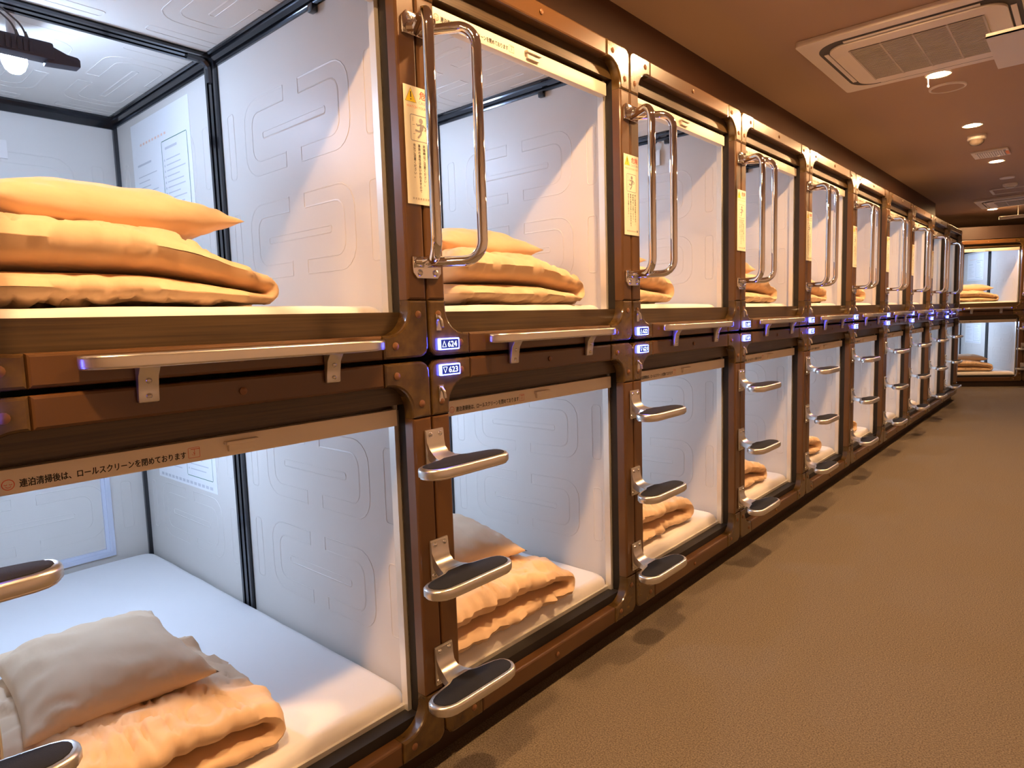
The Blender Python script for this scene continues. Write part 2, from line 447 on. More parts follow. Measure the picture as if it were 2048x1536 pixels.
T_BOARD = MB().box(-0.072, -0.0375, 0.061, 0.939, 0.924, 1.000).mesh('head_board', 'wood', False)
U_SILL = MB().box(-0.074, -0.0375, 0.061, 0.939, 0.030, 0.117).mesh('sill_board', 'wood', False)
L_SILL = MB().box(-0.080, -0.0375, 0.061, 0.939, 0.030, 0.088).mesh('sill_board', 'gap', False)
L_TRACK = MB().box(-0.094, -0.080, 0.040, 0.960, 0.040, 0.101).mesh('sill_track', 'alu', False)
L_PLINTH = MB().box(-0.09, -0.06, 0.0, 1.0, -0.08, 0.0).mesh('plinth', 'plinth', False)
LEAK_BLOCK = MB().box(-0.125, -0.0725, 0.041, 0.959, 0.905, 0.999).mesh('light_leak_block', 'wood', False)  # added box, blocks lamp light leaking between screen bar and head board
SEAL = MB().box(-0.072, -0.058, 0.976 - 0.03, 0.983 - 0.03, 0.898, 0.912).mesh('rail_end_cap', 'white', False)

# number sign and hook
def sign_plate(up):
    z0 = 0.019 if up else H - 0.066 + 0.0
    z0, z1 = (0.017, 0.047) if up else (0.991 - 0.001, 0.991 + 0.028)
    y0, y1 = 0.029, 0.098
    fr = MB().prism(rrect(y0, y1, z0, z1, 0.002, 2), -0.001, 0.0090, 0.001).mesh('number_sign', 'signglow')
    face = MB().prism(rrect(y0 + 0.003, y1 - 0.0035, z0 + 0.003, z1 - 0.003, 0.001, 2), 0.0080, 0.0096).mesh('sign_face', 'signdark', False)
    b = MB()
    return fr, face, y0, z0
def hook(up):
    z = 0.090 if up else 0.945
    mb = MB().box(0.0, 0.003, 0.024, 0.041, z - 0.022, z + 0.020)
    mb.tube(bend([(0.002, 0.0325, z + 0.014), (0.012, 0.0325, z + 0.004), (0.016, 0.0325, z - 0.014)], 0.01, 4), 0.0045, 8)
    return mb.mesh('hook', 'steel', bevel=0.0)
HOOK_U, HOOK_L = hook(True), hook(False)
SIGN_U, SIGN_L = sign_plate(True), sign_plate(False)

# interior lamp, poster, hatch
LX, LY, LZ = -1.08, 0.422, 0.875
L_DOME = MB().lathe([(0.0, -0.036), (0.014, -0.034), (0.024, -0.024), (0.031, -0.006), (0.031, 0.014)], (LX, LY, LZ), 'z', 16).mesh('lamp_dome', 'lamp')
L_BASE = MB().lathe([(0.034, 0.012), (0.038, 0.020), (0.038, 0.030), (0.012, 0.036), (0.012, ZC - LZ)], (LX, LY, LZ), 'z', 20).mesh('lamp_base', 'lampbase')
def wallprint(fn):
    """printed marks on the right wall: fn draws in (a=distance from left edge, b=height); mapped to x,z at y=YR"""
    mb = MB(); fn(mb)
    mb.v = [(-1.76 + p[1], YR - p[0], p[2]) for p in mb.v]
    return mb
POSTER = MB().box(-1.76, -1.20, YR - 0.0015, YR - 0.0002, 0.50, 0.935).mesh('poster', 'paper', False)
def _box(mb):
    mb.ribbon(rrect(0.300, 0.530, 0.545, 0.815, 0.004, 1), 0.0025, 0.0022, True)
def _lines(mb):
    for k in range(9): mb.ribbon([(0.335, 0.575 + k * 0.021), (0.335 + 0.14 + 0.03 * math.sin(k * 2.3), 0.575 + k * 0.021)], 0.004, 0.0022)
    for k in range(9): mb.ribbon([(0.315, 0.575 + k * 0.021), (0.323, 0.575 + k * 0.021)], 0.008, 0.0022)
    for k in range(8): mb.ribbon([(0.05, 0.565 + k * 0.022), (0.20 + 0.05 * math.cos(k * 1.7), 0.565 + k * 0.022)], 0.0035, 0.0022)
    mb.ribbon([(0.33, 0.785), (0.44, 0.785)], 0.009, 0.0022); mb.ribbon([(0.05, 0.765), (0.19, 0.765)], 0.008, 0.0022)
    for k in range(14): mb.ribbon([(0.03 + k * 0.036, 0.516), (0.055 + k * 0.036, 0.516)], 0.012, 0.0022)
def _title(mb):
    for k in range(9): mb.ribbon([(0.09 + k * 0.030, 0.843), (0.106 + k * 0.030, 0.843)], 0.009, 0.0022)
POSTER_N = ('poster', POSTER, [('printed_box', wallprint(_box).mesh('printed_box', 'greenink', False, recalc=False), []), ('printed_lines', wallprint(_lines).mesh('printed_lines', 'washedink', False, recalc=False), []), ('printed_title', wallprint(_title).mesh('printed_title', 'washedorange', False, recalc=False), [])])
_hf = MB()
for a in ((0.19, 0.81, 0.150, 0.185), (0.19, 0.81, 0.78, 0.815), (0.19, 0.225, 0.185, 0.78), (0.775, 0.81, 0.185, 0.78)):
    _hf.box(-DEPTH, -DEPTH + 0.012, *a)
for a in ((0.205, 0.795, 0.163, 0.172), (0.205, 0.795, 0.793, 0.802), (0.205, 0.212, 0.172, 0.793), (0.788, 0.795, 0.172, 0.793)):
    _hf.box(-DEPTH, -DEPTH + 0.018, *a)
HATCH = _hf.mesh('hatch_frame', 'hatch', False)
SWITCH = MB().box(-DEPTH, -DEPTH + 0.010, 0.50, 0.565, 0.775, 0.845).mesh('switch_plate', 'white', bevel=0.002)

def digits(up, num):
    fr, face, y0, z0 = SIGN_U if up else SIGN_L
    me = text_mesh('sign_number', str(num), 0.0215, 'signtext', y=y0 + 0.0255, z=z0 + 0.0072, x=0.0101, dup=0.0003, width=0.032)
    return me
def arrow(up):
    y0, z0 = (SIGN_U if up else SIGN_L)[2:]
    cy, cz = y0 + 0.0135, z0 + 0.0148
    s = 1 if up else -1
    tri = [(cy - 0.0068, cz - s * 0.0072), (cy + 0.0068, cz - s * 0.0072), (cy, cz + s * 0.0078)]
    return MB().ribbon(tri, 0.0022, 0.0101, True).mesh('sign_arrow', 'signtext', False, recalc=False)
ARROW_U, ARROW_L = arrow(True), arrow(False)

def make_capsule(up, root, num):
    for k in range(4):
        o = new('frame_corner', C_CORN[k], root)
        for c in C_CAPS[k]: new('screw_cap', c, o)
    for k in range(4):
        o = new('frame_rail', C_RAIL[k], root)
        if k < 2: new('screw_cap', C_MID[k], o)
    nodes = [('wall_panel', m, []) for m in P_SIDE] + [('ceiling_panel', m, []) for m in P_CEIL] + [('back_panel', P_BACK, []), ('floor_panel', P_FLOOR, [])]
    nodes += PROFILES
    nodes += [('screen_rail', side_rail_R, []), ('screen_rail', side_rail_L, []), ('jamb', jamb_R, []), ('jamb', jamb_L, []), ('rail_end_cap', SEAL, [])]
    nodes += [SCREEN, ('head_board', T_BOARD, []), ('light_leak_block', LEAK_BLOCK, [])]
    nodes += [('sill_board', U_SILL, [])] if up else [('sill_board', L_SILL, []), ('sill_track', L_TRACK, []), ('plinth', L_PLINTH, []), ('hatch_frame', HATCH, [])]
    if up: nodes += [('switch_plate', SWITCH, [])]
    nodes += [POSTER_N, ('ceiling_lamp', L_BASE, [('lamp_dome', L_DOME, [])]), ('hook', HOOK_U if up else HOOK_L, [])]
    inst(nodes, root)
    fr, face, y0, z0 = SIGN_U if up else SIGN_L
    s = new('number_sign', fr, root); s['label'] = 'glowing blue room number sign'
    new('sign_face', face, s)
    if num: new('sign_number', digits(up, num), s)
    new('sign_arrow', ARROW_U if up else ARROW_L, s)
side_rail_R, side_rail_L, jamb_R, jamb_L = side_rail(True), side_rail(False), jamb(True), jamb(False)

ZL, ZU = 0.080, 1.120
NCOL = 10
def col_phrase(i, n):
    if i < 0: return 'second before the post with the %d sign' % n
    if i == 0: return 'just before the post with the %d sign' % n
    if i == 1: return 'marked with the lit number %d' % n
    return '%s in the row past number %d' % (ordn(i - 1), n)
for i in range(-1, NCOL):
    for up in (True, False):
        n0 = 624 if up else 623
        r = new('sleeping_capsule', None, None, (0, i - 1, ZU if up else ZL))
        tag(r, '%s brown framed sleeping capsule %s' % ('upper' if up else 'lower', col_phrase(i, n0)), 'sleeping capsule', 'capsules of the long row')
        make_capsule(up, r, n0 - 2 * (i - 1))
for k in range(2):
    for up in (True, False):
        loc = END_ORG + Vector((math.cos(END_ANG) * k, math.sin(END_ANG) * k, ZU if up else ZL))
        r = new('sleeping_capsule', None, None, loc, END_ROT)
        tag(r, '%s sleeping capsule of the angled end row, %s' % ('upper' if up else 'lower', ['next to the long row', 'farther from the long row'][k]), 'sleeping capsule', 'capsules of the end row')
        make_capsule(up, r, None)

# ------------------------------------------------------------------ grab handles, steps, shelf rails, stickers
HD, HE, HR = 0.128, 0.077, 0.0132
ZT, ZB = 1.920, 1.360
def handle_tube(s):
    p = bend([(0.004, s * 0.006, ZT), (HD, s * HE, ZT), (HD, s * HE, ZB), (0.004, s * 0.006, ZB)], 0.048, 8)
    return MB().tube(p, HR, 14).mesh('handle_bar', 'chrome', angle=60)
def handle_plate(z, s):
    a = [(-0.046, z - s * 0.014), (0.046, z - s * 0.014), (0.046, z + s * 0.026), (0.034, z + s * 0.040), (-0.034, z + s * 0.040), (-0.046, z + s * 0.026)]
    mb = MB().prism(ccw(a), 0.0, 0.006, 0.0015)
    mb.tube([(0.004, -0.030, z), (0.060, 0.0, z), (0.004, 0.030, z)], 0.012, 10)
    return mb.mesh('mounting_plate', 'chrome')
def dome_screw(y, z, x=0.006, r=0.0085):
    return MB().lathe([(r, 0.0), (r * 0.85, 0.003), (r * 0.4, 0.0050), (0.0, 0.0054)], (x, y, z), 'x', 12).mesh('screw', 'steel')
HBARS = [handle_tube(-1), handle_tube(1)]
HPL = [(handle_plate(ZT, 1), [dome_screw(-0.026, ZT + 0.026), dome_screw(0.026, ZT + 0.026)]), (handle_plate(ZB, -1), [dome_screw(-0.026, ZB - 0.026), dome_screw(0.026, ZB - 0.026)])]
def post_phrase(i):
    # i = seam number, 0 is the post that carries 624
    if i < 0: return 'on the post before the 624 sign'
    if i == 0: return 'on the post beside the 624 sign'
    return 'on the %s post past the 624 sign' % ordn(i)
def place(y, loc=None, rot=0.0): return loc if loc is not None else (0, y, 0)
def grab_handle(loc, rot, label):
    r = tag(new('grab_handle', None, None, loc, rot), label, 'handle', 'chrome double grab handles')
    for b in HBARS: new('handle_bar', b, r)
    for pl, sc in HPL:
        o = new('mounting_plate', pl, r)
        for s in sc: new('screw', s, o)
# step: origin at tread level on the wall
def step_meshes():
    # plan outline of tread, x out from wall, y along wall
    half = 0.140
    hp = [(0.048, 0.030), (0.058, 0.036), (0.066, 0.052), (0.071, 0.080), (0.078, 0.112), (0.087, 0.130), (0.098, 0.139), (0.112, 0.142), (0.128, 0.140), (0.144, 0.130), (0.154, 0.116), (0.159, 0.098), (0.160, 0.060), (0.160, 0.0)]
    pl = [(x, -y) for x, y in hp] + [(x, y) for x, y in reversed(hp[:-1])]
    tread = MB().prism(ccw(pl), -0.026, -0.004, 0.006, 'z')
    tread.prism(list(ccw(offset_poly(ccw(pl), 0.004))), -0.031, -0.025, 0.0, 'z')
    t = tread.mesh('tread', 'cast', bevel=0.003)
    pad = offset_poly(ccw(pl), 0.011)
    pad = [p for p in pad if p[0] > 0.066]
    pd = MB().prism(ccw(pad), -0.006, -0.0022, 0.001, 'z').mesh('grip_pad', 'rubber')
    # bracket: swept profile in x-z, extruded along y with a waist
    prof_top = [(0.006, 0.058), (0.008, 0.030), (0.014, 0.014), (0.026, 0.002), (0.044, -0.004), (0.066, -0.005)]
    prof_bot = [(0.066, -0.024), (0.044, -0.026), (0.024, -0.030), (0.012, -0.034), (0.006, -0.036)]
    v = []; f = []
    top = prof_top; n = len(top)
    bot = [(0.002, 0.058), (0.002, 0.026), (0.003, 0.0), (0.010, -0.016), (0.030, -0.022), (0.066, -0.024)]
    for j, s in enumerate((-1, -0.55, 0.55, 1)):
        for i in range(n):
            w = 0.030 * (1.0 if i < 2 else 0.92) if i < 4 else 0.034 + (i - 4) * 0.010
            v.append((top[i][0], s * w, top[i][1]))
        for i in range(n):
            w = 0.030 * (1.0 if i < 2 else 0.92) if i < 4 else 0.034 + (i - 4) * 0.010
            v.append((bot[i][0], s * w, bot[i][1]))
    m = 2 * n
    for j in range(3):
        for i in range(n - 1):
            f.append((j * m + i, j * m + i + 1, (j + 1) * m + i + 1, (j + 1) * m + i))
            f.append((j * m + n + i, (j + 1) * m + n + i, (j + 1) * m + n + i + 1, j * m + n + i + 1))
        f.append((j * m, (j + 1) * m, (j + 1) * m + n, j * m + n))
    for i in range(n - 1):
        f.append((i, n + i, n + i + 1, i + 1)); b = 3 * m
        f.append((b + i, b + i + 1, b + n + i + 1, b + n + i))
    br = MB().add(v, f).mesh('bracket', 'cast', angle=50)
    plate = MB().box(0.0, 0.005, -0.031, 0.031, -0.044, 0.062).mesh('mounting_plate', 'cast', bevel=0.002)
    sc = [dome_screw(-0.017, 0.049, 0.0065, 0.007), dome_screw(0.017, 0.049, 0.0065, 0.007), dome_screw(-0.022, -0.032, 0.005, 0.007), dome_screw(0.022, -0.032, 0.005, 0.007)]
    return t, pd, br, plate, sc
ST = step_meshes()
STEP_Z = [0.872, 0.580, 0.288]
def step(loc, rot, label):
    r = tag(new('ladder_step', None, None, loc, rot), label, 'step', 'cast aluminium ladder steps')
    t = new('tread', ST[0], r); g = new('grip_pad', ST[1], t); g['label'] = 'black grip pad'
    new('bracket', ST[2], r); p = new('mounting_plate', ST[3], r)
    for s in ST[4]: new('screw', s, p)
# caution sticker, origin at its middle
def sticker_nodes():
    zt, zb = 0.142, -0.142
    kids = []
    def txt(b, size, m, y, z, **k): kids.append(('lettering', text_mesh('lettering', b, size, m, y=y, z=z, x=0.0014, **k), []))
    tri = MB().add([(0.0013, -0.044, 0.104), (0.0013, -0.011, 0.104), (0.0013, -0.0275, 0.136)], [(0, 1, 2)]).mesh('warning_triangle', 'yellow', False, recalc=False)
    tk = MB().ribbon([(-0.045, 0.1035), (-0.010, 0.1035), (-0.0275, 0.137)], 0.0012, 0.0015, True).ribbon([(-0.0275, 0.128), (-0.0275, 0.114)], 0.003, 0.0015).ribbon([(-0.0275, 0.111), (-0.0275, 0.108)], 0.003, 0.0015).mesh('triangle_outline', 'ink', False, recalc=False)
    kids.append(('warning_triangle', tri, [])); kids.append(('triangle_outline', tk, []))
    txt('危険', 0.0215, 'redink', 0.0, 0.116, dup=0.0004)
    txt('CAUTION', 0.0105, 'greyink', -0.003, 0.1025, width=0.046)
    txt('WATCH YOUR STEP', 0.0085, 'orangeink', -0.042, 0.090, width=0.085)
    pic = MB().ribbon(rrect(-0.032, 0.032, 0.012, 0.074, 0.004, 2), 0.0016, 0.0014, True)
    pic.add([(0.0014, 0.002 + 0.0065 * math.cos(a * math.pi / 6), 0.062 + 0.0065 * math.sin(a * math.pi / 6)) for a in range(12)], [tuple(range(12))])
    pic.ribbon([(0.006, 0.054), (0.002, 0.040)], 0.011, 0.0014).ribbon([(0.008, 0.053), (0.018, 0.046), (0.014, 0.040)], 0.0042, 0.0014).ribbon([(0.002, 0.053), (-0.010, 0.050), (-0.013, 0.054)], 0.0042, 0.0014)
    pic.ribbon([(0.004, 0.041), (-0.005, 0.036), (-0.017, 0.038)], 0.005, 0.0014).ribbon([(0.003, 0.041), (0.000, 0.030), (-0.009, 0.020)], 0.005, 0.0014)
    pic.ribbon([(-0.024, 0.068), (-0.024, 0.058)], 0.001, 0.0014).ribbon([(-0.026, 0.050), (-0.018, 0.051)], 0.001, 0.0014).ribbon([(-0.024, 0.028), (-0.018, 0.029)], 0.001, 0.0014)
    kids.append(('falling_figure_pictogram', pic.mesh('falling_figure_pictogram', 'greyink', False, recalc=False), []))
    cols = ['特に飲酒時は危険ですので、', '昇降時はご注意ください。', '事故の責任は負いかねますので', '充分ご注意ください。']
    for k, s in enumerate(cols):
        txt('\n'.join(s), 0.0084, 'ink', 0.020 - 0.0155 * k, -0.002, line=1.0, dup=0.00012)
    fl = MB()
    for k in range(8): fl.ribbon([(-0.034 + k * 0.008, -0.128), (-0.029 + k * 0.008, -0.128)], 0.005, 0.0014)
    kids.append(('footer_print', fl.mesh('footer_print', 'sticker_foot', False, recalc=False), []))
    kids.append(('footer_dot', MB().add([(0.0014, 0.036 + 0.0045 * math.cos(a * math.pi / 6), -0.127 + 0.0045 * math.sin(a * math.pi / 6)) for a in range(12)], [tuple(range(12))]).mesh('footer_dot', 'greyink', False, recalc=False), []))
    return kids
M['sticker_foot'] = mat('pale_footer_ink', (0.55, 0.50, 0.38), 0.6)
STK = MB().box(0.0, 0.001, -0.050, 0.050, -0.142, 0.142).mesh('caution_sticker', 'sticker', False)
STK_N = sticker_nodes()
# flat rounded hand rail with two brackets, origin at its left end on the frame
def rail_meshes():
    L = 0.635
    pl = [(0.0, 0.004), (0.0, L - 0.004)] 
    out = [(0.006, 0.0)] + [(0.006 + 0.050 * math.sin(math.radians(a)), 0.105 * (1 - math.cos(math.radians(a)))) for a in range(10, 91, 10)]
    out2 = [(x, L - y) for x, y in reversed(out)]
    poly = ccw(out + out2)
    mb = MB().prism(poly, -0.013, 0.012, 0.0, 'z')
    bar = mb.mesh('rail_bar', 'railalu', bevel=0.009, seg=4)
    br = []
    for y in (0.108, 0.492):
        b = MB()
        pts = [(0.0, 0.004), (0.040, 0.0), (0.030, -0.010), (0.016, -0.030), (0.011, -0.060), (0.010, -0.078), (0.0, -0.078)]
        # prism along y: poly given as (z, x)
        b.prism(ccw([(z, x) for x, z in pts]), y - 0.018, y + 0.018, axis='y')
        me = b.mesh('bracket', 'cast', bevel=0.004)
        br.append((me, [dome_screw(y, -0.038, 0.013, 0.006), dome_screw(y, -0.066, 0.0095, 0.006)]))
    return bar, br
RAIL = rail_meshes()
def hand_rail(loc, rot, label):
    r = tag(new('hand_rail', None, None, loc, rot), label, 'rail', 'aluminium hand rails')
    new('rail_bar', RAIL[0], r)
    for me, sc in RAIL[1]:
        o = new('bracket', me, r)
        for s in sc: new('screw', s, o)

for i in range(-1, 9):
    y = float(i)
    if i >= -1:
        grab_handle((0, y, 0), 0, 'chrome double-bar grab handle ' + post_phrase(i))
        s = tag(new('caution_sticker', STK, None, (0.0003, y, 1.645)), 'cream caution sticker with falling figure ' + post_phrase(i), 'sticker', 'caution stickers')
        inst(STK_N, s)
    for k, z in enumerate(STEP_Z):
        step((0, y, z), 0, '%s cast aluminium ladder step %s' % (['top', 'middle', 'bottom'][k], post_phrase(i)))
for i in range(-1, NCOL):
    hand_rail((0, i - 1 + 0.213, 1.160), 0, 'flat aluminium hand rail under the upper capsule ' + col_phrase(i, 624))
def endpt(k, z): return END_ORG + Vector((math.cos(END_ANG) * k, math.sin(END_ANG) * k, z))
for k in (1,):
    grab_handle(endpt(k, 0), END_ROT, 'chrome double-bar grab handle on the angled end row')
    for q, z in enumerate(STEP_Z):
        step(endpt(k, z), END_ROT, '%s ladder step on the angled end row' % ['top', 'middle', 'bottom'][q])
hand_rail(endpt(0.2, 1.160), END_ROT, 'aluminium hand rail on the angled end row next to the long row')

# ------------------------------------------------------------------ bedding
def mattress_mesh():
    mb = MB(); nx, ny = 40, 22
    x0, x1, y0, y1, zb, zt = -DEPTH + 0.03, -0.088, YL + 0.008, YR - 0.008, ZF + 0.001, 0.137
    r = 0.032
    # superelliptic cushion: rings from bottom to top
    lev = [(0.0, zb)] + [(0.0, zb + 0.02)] + [(r * (1 - math.cos(math.radians(a))), zt - r + r * math.sin(math.radians(a))) for a in (0, 20, 40, 60, 80, 90)]
    def ring(ins, z):
        pts = []
        for p in rrect(x0 + ins, x1 - ins, y0 + ins, y1 - ins, max(0.05 - ins, 0.012), 6): pts.append(p)
        return pts
    # densify straight sides
    def dens(pts):
        out = []
        for i in range(len(pts)):
            a, b = pts[i], pts[(i + 1) % len(pts)]
            d = math.hypot(a[0] - b[0], a[1] - b[1]); n = max(1, int(round(d / 0.06)))
            for k in range(n): out.append((a[0] + (b[0] - a[0]) * k / n, a[1] + (b[1] - a[1]) * k / n))
        return out
    base = ring(0.0, 0)
    base = dens(base); n = len(base)
    v = []; f = []
    cx, cy = (x0 + x1) / 2, (y0 + y1) / 2
    inner = []
    levels = lev + [(0.07, zt + 0.001), (0.13, zt + 0.002), (0.22, zt + 0.002), (0.34, zt + 0.001)]
    for ins, z in levels:
        sx = (cx - x0 - ins) / (cx - x0); sy = (cy - y0 - ins) / (cy - y0)
        for p in base:
            q = Vector((cx + (p[0] - cx) * sx, cy + (p[1] - cy) * sy, z))
            k = 0.0 if z <= zb + 0.001 else 1.0
            q.z += k * 0.004 * noise.noise(Vector((q.x * 5, q.y * 7, 3.1)))
            v.append(q)
    for l in range(len(levels) - 1):
        for i in range(n):
            j = (i + 1) % n; f.append((l * n + i, l * n + j, (l + 1) * n + j, (l + 1) * n + i))
    f.append(tuple((len(levels) - 1) * n + i for i in range(n)))
    return mb.add(v, f).mesh('mattress', 'sheet', angle=70)
MATT = mattress_mesh()

def duvet_mesh(seed, t=0.086, W=0.62, D=0.58, tip=0.42):
    """a quilt folded over once: two plump layers joined by the fold at +y = 0"""
    ns, nx = 76, 44
    off = Vector((seed * 7.3, seed * 3.1, seed * 1.7))
    def thick(d):  # d = distance from the fold
        q = min(1.0, max(0.0, d / 0.30)); return t * (tip + (1 - tip) * math.sin(q * math.pi / 2) ** 0.9)
    lo, hi = 0.82, 1.24     # the upper layer is plumper than the lower one
    t0 = thick(0); a0, b0 = t0 * lo, t0 * hi; rr = (a0 + b0) / 4; yo = rr + b0 / 2
    # centre line samples: (y, z, ny, nz, thickness)
    cl = []
    for i in range(ns):
        d = W * (1 - i / (ns - 1)); tt = thick(d) * lo; cl.append((-d - yo, tt * 0.5, 0.0, -1.0, tt))
    for a in range(1, 8):
        an = -90 + 180 * a / 8; ca, sa = math.cos(math.radians(an)), math.sin(math.radians(an))
        cl.append((-yo + rr * ca, a0 / 2 + rr + rr * sa, ca, sa, a0 + (b0 - a0) * a / 8))
    for i in range(ns):
        d = W * 0.985 * (i / (ns - 1)); tt = thick(d); cl.append((-d - yo, tt * (lo + hi * 0.5), 0.0, 1.0, tt * hi))
    m = len(cl); v = []; f = []
    for side in (1, -1):
        for i, (y, z, ny, nz, tt) in enumerate(cl):
            s = i / (m - 1)
            for k in range(nx + 1):
                u = 2 * k / nx - 1
                u = math.copysign(abs(u) ** 0.75, u)
                e = max(0.0, 1 - abs(u) ** 5) ** 0.5
                endt = min(1.0, min(s, 1 - s) / 0.045); e2 = math.sqrt(max(0.0, 1 - (1 - endt) ** 2))
                h = tt * 0.5 * e * e2 * side
                x = -D / 2 + D * (u + 1) / 2
                p = Vector((x, y + ny * h, z + nz * h))
                if side == 1:   # outer surface: creases, stronger near the fold and the ends
                    dd = abs(y); near = math.exp(-dd / 0.16)
                    q = Vector((p.x * 9, p.y * 5 + p.z * 3, p.z * 14)) + off
                    w = noise.noise(q) * 0.016 + noise.noise(q * 2.3) * 0.009
                    q2 = Vector((p.x * 22, p.y * 6, i * 0.02)) + off
                    w += (abs(noise.noise(q2)) - 0.25) * 0.026 * (0.35 + near)
                    q3 = Vector((p.x * 6, p.y * 17 + 5 * noise.noise(p * 7 + off), p.z * 4)) + off
                    w -= max(0.0, 0.16 - abs(noise.noise(q3))) * 0.12 * (0.5 + 0.5 * abs(u))
                    w *= e * e2
                    p.y += ny * w; p.z += nz * w
                else:
                    # inner faces lie almost on each other
                    q = Vector((p.x * 7, p.y * 7, 0.3)) + off
                    p.z += 0.003 * noise.noise(q)
                # gentle irregular outline
                p.y += 0.012 * noise.noise(Vector((x * 5, 0.1, z * 6)) + off)
                p.x += 0.014 * noise.noise(Vector((0.2, y * 5, z * 5)) + off) * abs(u)
                lay = 0.0 if i < ns else 1.0
                rg = abs(noise.noise(Vector((y * 15, lay * 3.7 + z * 5, 2.2)) + off)) - 0.22 + 0.5 * noise.noise(Vector((y * 34, lay * 2.1, z * 8)) + off)
                p.x += math.copysign(abs(u) ** 4, u) * rg * 0.026
                p.z = max(p.z, 0.0)
                v.append(p)
    st = m * (nx + 1)
    for i in range(m - 1):
        for k in range(nx):
            a = i * (nx + 1) + k
            f.append((a, a + 1, a + nx + 2, a + nx + 1)); b = a + st
            f.append((b, b + nx + 1, b + nx + 2, b + 1))
    mb = MB().add(v, f); me = mb.mesh('folded_duvet', 'duvet', angle=75)
    bm = bmesh.new(); bm.from_mesh(me); bmesh.ops.remove_doubles(bm, verts=bm.verts, dist=0.0006); bmesh.ops.recalc_face_normals(bm, faces=bm.faces); bm.to_mesh(me); bm.free()
    me.shade_smooth()
    return me
def pillow_mesh(seed, a=0.25, b=0.19, h=0.070):
    """half sizes a (y) and b (x); origin at the lowest point"""
    n = 36; v = []; f = []; off = Vector((seed * 5.1, seed * 2.7, 0.4))
    for side in (1, -1):
        for i in range(n + 1):
            for k in range(n + 1):
                u = 2 * i / n - 1; w = 2 * k / n - 1
                su = math.copysign(abs(u) ** 0.8, u); sw = math.copysign(abs(w) ** 0.8, w)
                y = a * su * (1 - 0.07 * (1 - sw * sw)); x = b * sw * (1 - 0.09 * (1 - su * su))
                e = (max(0.0, 1 - abs(su) ** 2.6) * max(0.0, 1 - abs(sw) ** 2.6)) ** 0.55
                z = side * h * e
                cr = abs(su) ** 2 * 0.7 + abs(sw) ** 2 * 0.7
                wr = noise.noise(Vector((x * 16, y * 16, side * 0.7)) + off) * 0.009 + (abs(noise.noise(Vector((x * 30, y * 18, side)) + off)) - 0.2) * 0.016 * cr
                z += side * wr * min(1.0, e * 3)
                if side < 0: z *= 0.75
                v.append((x, y, z + h * 0.70))
    st = (n + 1) ** 2
    for i in range(n):
        for k in range(n):
            p = i * (n + 1) + k
            f.append((p, p + 1, p + n + 2, p + n + 1)); q = p + st
            f.append((q, q + n + 1, q + n + 2, q + 1))
    me = MB().add(v, f).mesh('pillow', 'duvet', angle=80)
    bm = bmesh.new(); bm.from_mesh(me); bmesh.ops.remove_doubles(bm, verts=bm.verts, dist=0.0006); bmesh.ops.recalc_face_normals(bm, faces=bm.faces); bm.to_mesh(me); bm.free()
    me.shade_smooth()
    return me
def pillow_hem(a=0.25, b=0.19):
    pts = []
    return None
DUV = [duvet_mesh(0, tip=0.46), duvet_mesh(1, tip=0.60), duvet_mesh(2, tip=0.72), duvet_mesh(3, tip=0.66)]
PIL = [pillow_mesh(k) for k in range(3)]
MZ = 0.137

def bed(base, rot, up, tip, dv, dx, where, wd=None, pil=(0.0, -0.36, 0.0), pv=0, tilt=0.0, drot=0.0, has_pillow=True):
    c, s = math.cos(rot), math.sin(rot)
    def W(x, y, z): return Vector((base[0] + c * x - s * y, base[1] + s * x + c * y, base[2] + z))
    lv = 'upper' if up else 'lower'
    tag(new('mattress', MATT, None, base, rot), 'white sheeted mattress in the %s capsule %s' % (lv, where), 'mattress', 'mattresses')
    wd = wd or min(0.62, tip - 0.065)
    d = new('folded_duvet', DUV[dv], None, W(dx, tip, MZ), rot + drot)
    d.scale = (1, wd / 0.65, 1)
    tag(d, 'folded peach duvet in the %s capsule %s' % (lv, where), 'duvet', 'folded peach duvets')
    if has_pillow:
        p = new('pillow', PIL[pv], None, W(dx + pil[0], tip + pil[1], MZ + (0.150 if up else 0.132)), rot + pil[2])
        p.rotation_euler = (tilt, 0, rot + pil[2])
        tag(p, 'peach pillow in the %s capsule %s' % (lv, where), 'pillow', 'peach pillows')
# per column: tip, duvet variant, dx, pillow offset/rotation
UP = [(0.68, 0, -0.40, (0.02, -0.31, 0.10), 0), (0.87, 1, -0.39, (-0.02, -0.36, 0.0), 1), (0.55, 2, -0.40, (0.0, -0.30, 0.1), 2), (0.84, 3, -0.40, (0.05, -0.38, 0.2), 0), (0.78, 1, -0.40, (0, -0.34, 0), 1),
      (0.80, 2, -0.40, (0, -0.36, 0), 2), (0.62, 0, -0.42, (0, -0.33, 0.1), 0), (0.60, 3, -0.42, (0, -0.33, 0), 1), (0.72, 1, -0.40, (0, -0.34, 0.1), 2), (0.75, 2, -0.40, (0, -0.34, 0), 0)]
LO = [(0.63, 2, -0.41, (-0.10, -0.29, math.pi / 2 - 0.06), 0), (0.74, 3, -0.36, (-0.12, -0.27, math.pi / 2 - 0.30), 1), (0.78, 2, -0.42, (-0.10, -0.36, 0.3), 2), (0.74, 1, -0.42, (-0.05, -0.34, 0.5), 0), (0.70, 2, -0.40, (0, -0.34, 0.2), 1),
      (0.66, 3, -0.40, (0, -0.34, 0.2), 2), (0.55, 0, -0.42, (0, -0.3, 0), 0), (0.60, 1, -0.42, (0, -0.3, 0), 1), (0.64, 2, -0.42, (0, -0.3, 0), 2), (0.62, 3, -0.42, (0, -0.3, 0), 0)]
